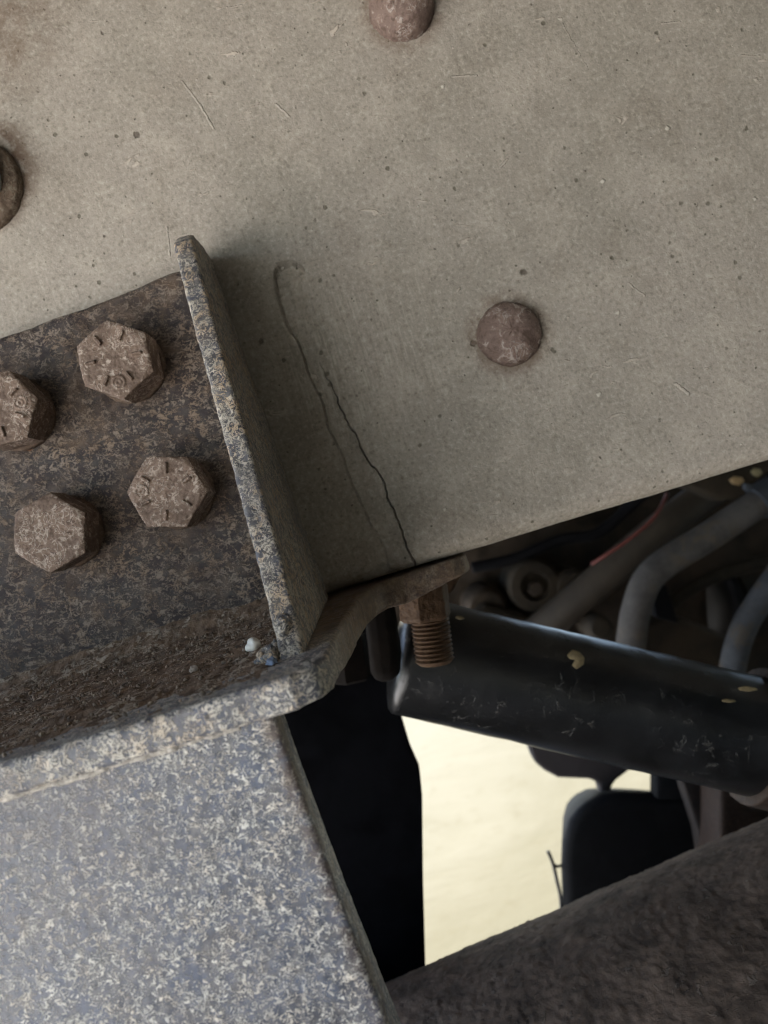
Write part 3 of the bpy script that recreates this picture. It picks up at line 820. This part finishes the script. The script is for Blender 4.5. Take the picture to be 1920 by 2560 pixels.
flat('rib', [(1150, 1560), (1210, 1500), (1290, 1530), (1370, 1560), (1370, 1640), (1180, 1600)], 285, 40, M_CAST2, parent=tr, bevel=0.006, rough_=(1.5, ((0.02, 3),), 2))
bm = bm_tube(smooth_path([P(1330, 1592, 285), P(1430, 1510, 280), P(1540, 1415, 280), P(1670, 1308, 285), P(1800, 1210, 300)], 10), 0.0115, 28)
tag(from_bm('pipe', bm, mat_plain('brown pipe', (0.034, 0.026, 0.018), 0.6, 0.25, 50, 0.3), smooth=180), 'dull brown pipe slanting up behind the red wire', 'pipe')
bm = bm_tube(smooth_path([P(1480, 1410, 255), P(1520, 1384, 250), P(1570, 1350, 248), P(1619, 1310, 248), P(1648, 1276, 250), P(1668, 1235, 262)], 8), 0.0012, 14)
tag(from_bm('wire', bm, mat_plain('red wire', (0.10, 0.022, 0.017), 0.5, 0.1), smooth=180), 'thin red wire below the edge of the rail', 'wire')
bm = bm_tube(smooth_path([P(1960, 1215, 245), P(1885, 1265, 245), P(1782, 1334, 243), P(1668, 1404, 241), P(1618, 1452, 240), P(1592, 1520, 241), P(1578, 1600, 245), P(1570, 1690, 253)], 12), 0.0093, 32)
tag(from_bm('hose', bm, M_HOSE, smooth=180), 'grey rubber hose bending down behind the black tube', 'hose', 'hoses behind the tube')
bm = bm_tube(smooth_path([P(1990, 1370, 250), P(1925, 1465, 247), P(1872, 1545, 245), P(1842, 1620, 243), P(1822, 1720, 245)], 12), 0.0080, 32)
tag(from_bm('hose', bm, M_HOSE2, smooth=180), 'blue grey hose at the right edge, above the end of the black tube', 'hose', 'hoses behind the tube')
for pts, r, m, lab in [([(1180, 1420), (1290, 1395), (1400, 1350), (1500, 1330), (1600, 1245), (1700, 1180)], 0.0042, M_BLK, 'black cable running along the top of the gearbox under the rail'),
                       ([(1560, 1650), (1640, 1560), (1700, 1490), (1790, 1440), (1930, 1400), (2050, 1390)], 0.0050, M_CAST2, 'dull brown line passing behind the bend of the grey hose')]:
    bm = bm_tube(smooth_path([P(x, y, 300) for x, y in pts], 10), r, 18)
    tag(from_bm('cable', bm, m, smooth=180), lab, 'cable')
dm = empty('drum', P(1850, 1520, 280))
tag(dm, 'tan round drum with a black band behind the two hoses', 'drum')
axd = (CR * 1.0 + CU * 0.05 + Vector((0, 0.45, 0))).normalized()
def drum_part(name, prof, m):
    o = from_bm(name, lathe(prof, 64, axd, P(1755, 1515, 350)), m, smooth=40); return child(o, dm)
drum_part('body', [(30, 6), (37, 10), (39, 20), (41, 90), (41, 120)], M_CAST2)
drum_part('band', [(33, -3), (37.5, -2), (37.5, 4.5), (33, 7)], M_BLK)
drum_part('end_cap', [(0, -14), (24, -12), (30, -8), (32, -2)], mat_plain('brown cap', (0.010, 0.0075, 0.005), 0.7, 0.2, 40, 0.4))
flat('black_bracket', [(1630, 1480), (1668, 1462), (1700, 1560), (1640, 1545)], 252, 10, M_BLK, 'small black bracket in the crook of the bending hose', 'bracket', 0.002)
flat('tan_tray', [(1580, 1570), (1700, 1540), (1850, 1600), (1860, 1700), (1580, 1680)], 265, 30, M_CAST, 'brown ledge low between the two hoses', 'ledge', 0.005)
flat('cover_plate', [(1690, 1205), (1860, 1150), (2050, 1095), (2050, 1180), (1860, 1250), (1800, 1250)], 250, 20, M_CAST2, 'tan cover plate under the rail at the right edge', 'cover plate', 0.004)
fi = empty('hose_fitting', P(1905, 1255, 240))
tag(fi, 'dark blue grey fitting at the upper end of the bending hose', 'fitting')
M_FIT = mat_plain('blue black plastic', (0.030, 0.036, 0.046), 0.45, 0.25, 60, 0.2)
hd = (P(1885, 1265, 245) - P(1782, 1334, 243)).normalized()
o = from_bm('collar', bm_tube([P(1893, 1258, 245), P(1893, 1258, 245) + hd * 0.019], 0.0115, 32), M_FIT, fi, 40); child(o, fi)
o = from_bm('elbow', bm_tube(smooth_path([P(1900, 1250, 247), P(1935, 1215, 253), P(1960, 1150, 265)], 8), 0.0100, 24), M_FIT, fi, 180); child(o, fi)
o = from_bm('clip', px_prism([(1862, 1208), (1884, 1212), (1880, 1228), (1862, 1224)], 235, 4, 0.0008), M_FIT, fi, 40); child(o, fi)
for px, py, w, hh, lab in [(1843, 1202, 5.2, 2.8, 'orange dry leaf scrap above the dark hose fitting'), (1892, 1181, 3.9, 2.7, 'pale yellow leaf scrap at the right edge under the rail')]:
    scrap('leaf_scrap', px, py, 225, [(-w, .2 * hh), (-w * .4, hh), (w * .6, .8 * hh), (w, -.1 * hh), (w * .3, -hh), (-w * .6, -.7 * hh)], lab, m=mat_plain('dry leaf', (0.24, 0.165, 0.08) if 'orange' in lab else (0.18, 0.155, 0.08), 0.7, 0.15, 300, 0.2))

# ------------------------------------------------------------------ unseen truck floor, added above the rail to keep the sky off, and the ground
o = from_bm('added_floor', bm_prism([Vector((x, y, 0.262)) for x, y in [(-0.56, -1.15), (2.6, -1.15), (2.6, 1.3), (-0.56, 1.3)]], [Vector((x, y, 0.30)) for x, y in [(-0.56, -1.15), (2.6, -1.15), (2.6, 1.3), (-0.56, 1.3)]], 0.004), mat_plain('dark floor paint', (0.05, 0.045, 0.04), 0.8))
tag(o, 'unseen dark truck floor added above the frame rail to block the sky', 'truck floor')

def mat_ground():
    s = NT('pale dusty ground')
    a = s.noise(2.2, 6, 0.6, 0.5); b = s.noise(26, 5, 0.65)
    c = s.mix(s.step(a, 0.35, 0.65), (0.074, 0.069, 0.046), (0.092, 0.087, 0.064))
    c = s.mix(s.step(b, 0.52, 0.75, (0, 0.5)), c, (0.064, 0.057, 0.034))
    return s.fin(c, 0.9, s.bump(s.math('ADD', a, s.mul(b, 0.1)), 30, 0.4), spec=0.2)
bm = bmesh.new()
bmesh.ops.create_grid(bm, x_segments=60, y_segments=60, size=60)
bmesh.ops.translate(bm, verts=bm.verts, vec=(0, 0, -0.56))
for v in bm.verts: v.co.z += 0.02 * mnoise.noise(v.co * 0.35)
o = from_bm('ground', bm, mat_ground(), smooth=180)
o['kind'] = 'structure'; o['label'] = 'bright sunlit sandy ground'

o = from_bm('added_skirt', bm_prism([Vector((x, -1.15, z)) for x, z in [(-0.30, 0.258), (2.6, 0.258), (2.6, -0.42), (-0.30, -0.42)]], [Vector((x, -1.11, z)) for x, z in [(-0.30, 0.258), (2.6, 0.258), (2.6, -0.42), (-0.30, -0.42)]], 0.004), mat_plain('pale skirt paint', (0.40, 0.38, 0.32), 0.6, 0.1, 8))  # unseen panel, added to block light from the front and return soft fill
tag(o, 'unseen pale skirt panel added opposite the frame rail to shape the light', 'side skirt')
_q = [(-0.36, -1.0), (2.6, -1.0), (2.6, 0.64), (-0.36, 0.64)]
o = from_bm('added_slab', bm_prism([Vector(p + (-0.515,)) for p in _q], [Vector(p + (-0.62,)) for p in _q], 0.01), mat_plain('fill damping asphalt', (0.035, 0.032, 0.03), 0.9, 0.3, 20, 0.6))  # dark slab added out of view to damp the bounce from below
o['kind'] = 'structure'; o['label'] = 'unseen dark asphalt added under the truck to cut bounced light'
bm = bm_prism([Vector(p + (-0.50,)) for p in [(-12, -14), (-0.42, -14), (-0.42, 1.2), (-12, 1.2)]], [Vector(p + (-0.62,)) for p in [(-12, -14), (-0.42, -14), (-0.42, 1.2), (-12, 1.2)]], 0.01)
o = from_bm('added_slab', bm, mat_plain('pale concrete', (0.72, 0.71, 0.70), 0.85, 0.06, 3, 0.2))  # pale slab added out of view to bounce daylight in from the left
o['kind'] = 'structure'; o['label'] = 'unseen pale concrete slab added beside the truck to bounce light'

# wheel added out of view on the right: it shades the bracket from that side
ty = empty('added_wheel', (0.84, -0.40, -0.06))
tag(ty, 'unseen black truck wheel added right of the bracket to block light', 'wheel')
pr = [(285, -140), (300, -150), (430, -152), (472, -140), (482, -110), (482, 110), (472, 140), (430, 152), (300, 150), (285, 140)]
o = from_bm('tyre', lathe(pr, 96), M_BLK, ty, 40)
o = from_bm('rim', lathe([(288, -120), (288, 20), (270, 30), (120, 60), (100, 130), (0, 132)], 64), M_HANGER, ty, 40)

# ------------------------------------------------------------------ light
SUN_AZ = Vector((-0.30, 0.95))        # horizontal direction towards the sun
SUN_EL = math.radians(52)
sd_ = Vector((SUN_AZ.x, SUN_AZ.y, 0)).normalized() * math.cos(SUN_EL) + Vector((0, 0, math.sin(SUN_EL)))
sl = bpy.data.lights.new('sun', 'SUN'); sl.energy = 4.5; sl.angle = math.radians(0.5); sl.color = (1.0, 0.94, 0.84)
so = bpy.data.objects.new('sun', sl); COL.objects.link(so)
so.rotation_euler = sd_.to_track_quat('Z', 'Y').to_euler()
w = bpy.data.worlds.new('World'); SC.world = w; w.use_nodes = True
nt = w.node_tree; nt.nodes.clear()
sky = nt.nodes.new('ShaderNodeTexSky'); sky.sky_type = 'NISHITA'; sky.sun_disc = False
sky.sun_elevation = SUN_EL; sky.sun_rotation = math.atan2(sd_.x, sd_.y)
bg = nt.nodes.new('ShaderNodeBackground'); bg.inputs[1].default_value = 0.12
wo = nt.nodes.new('ShaderNodeOutputWorld')
nt.links.new(sky.outputs[0], bg.inputs[0]); nt.links.new(bg.outputs[0], wo.inputs[0])

SC.view_settings.view_transform = 'Standard'
SC.view_settings.look = 'None'
SC.view_settings.exposure = 2.7
SC.view_settings.gamma = 1
SC.view_settings.use_curve_mapping = False
SC.render.engine = 'CYCLES'
SC.cycles.use_denoising = True
SC.cycles.filter_width = 1.1
SC.cycles.max_bounces = 8
SC.cycles.diffuse_bounces = 4
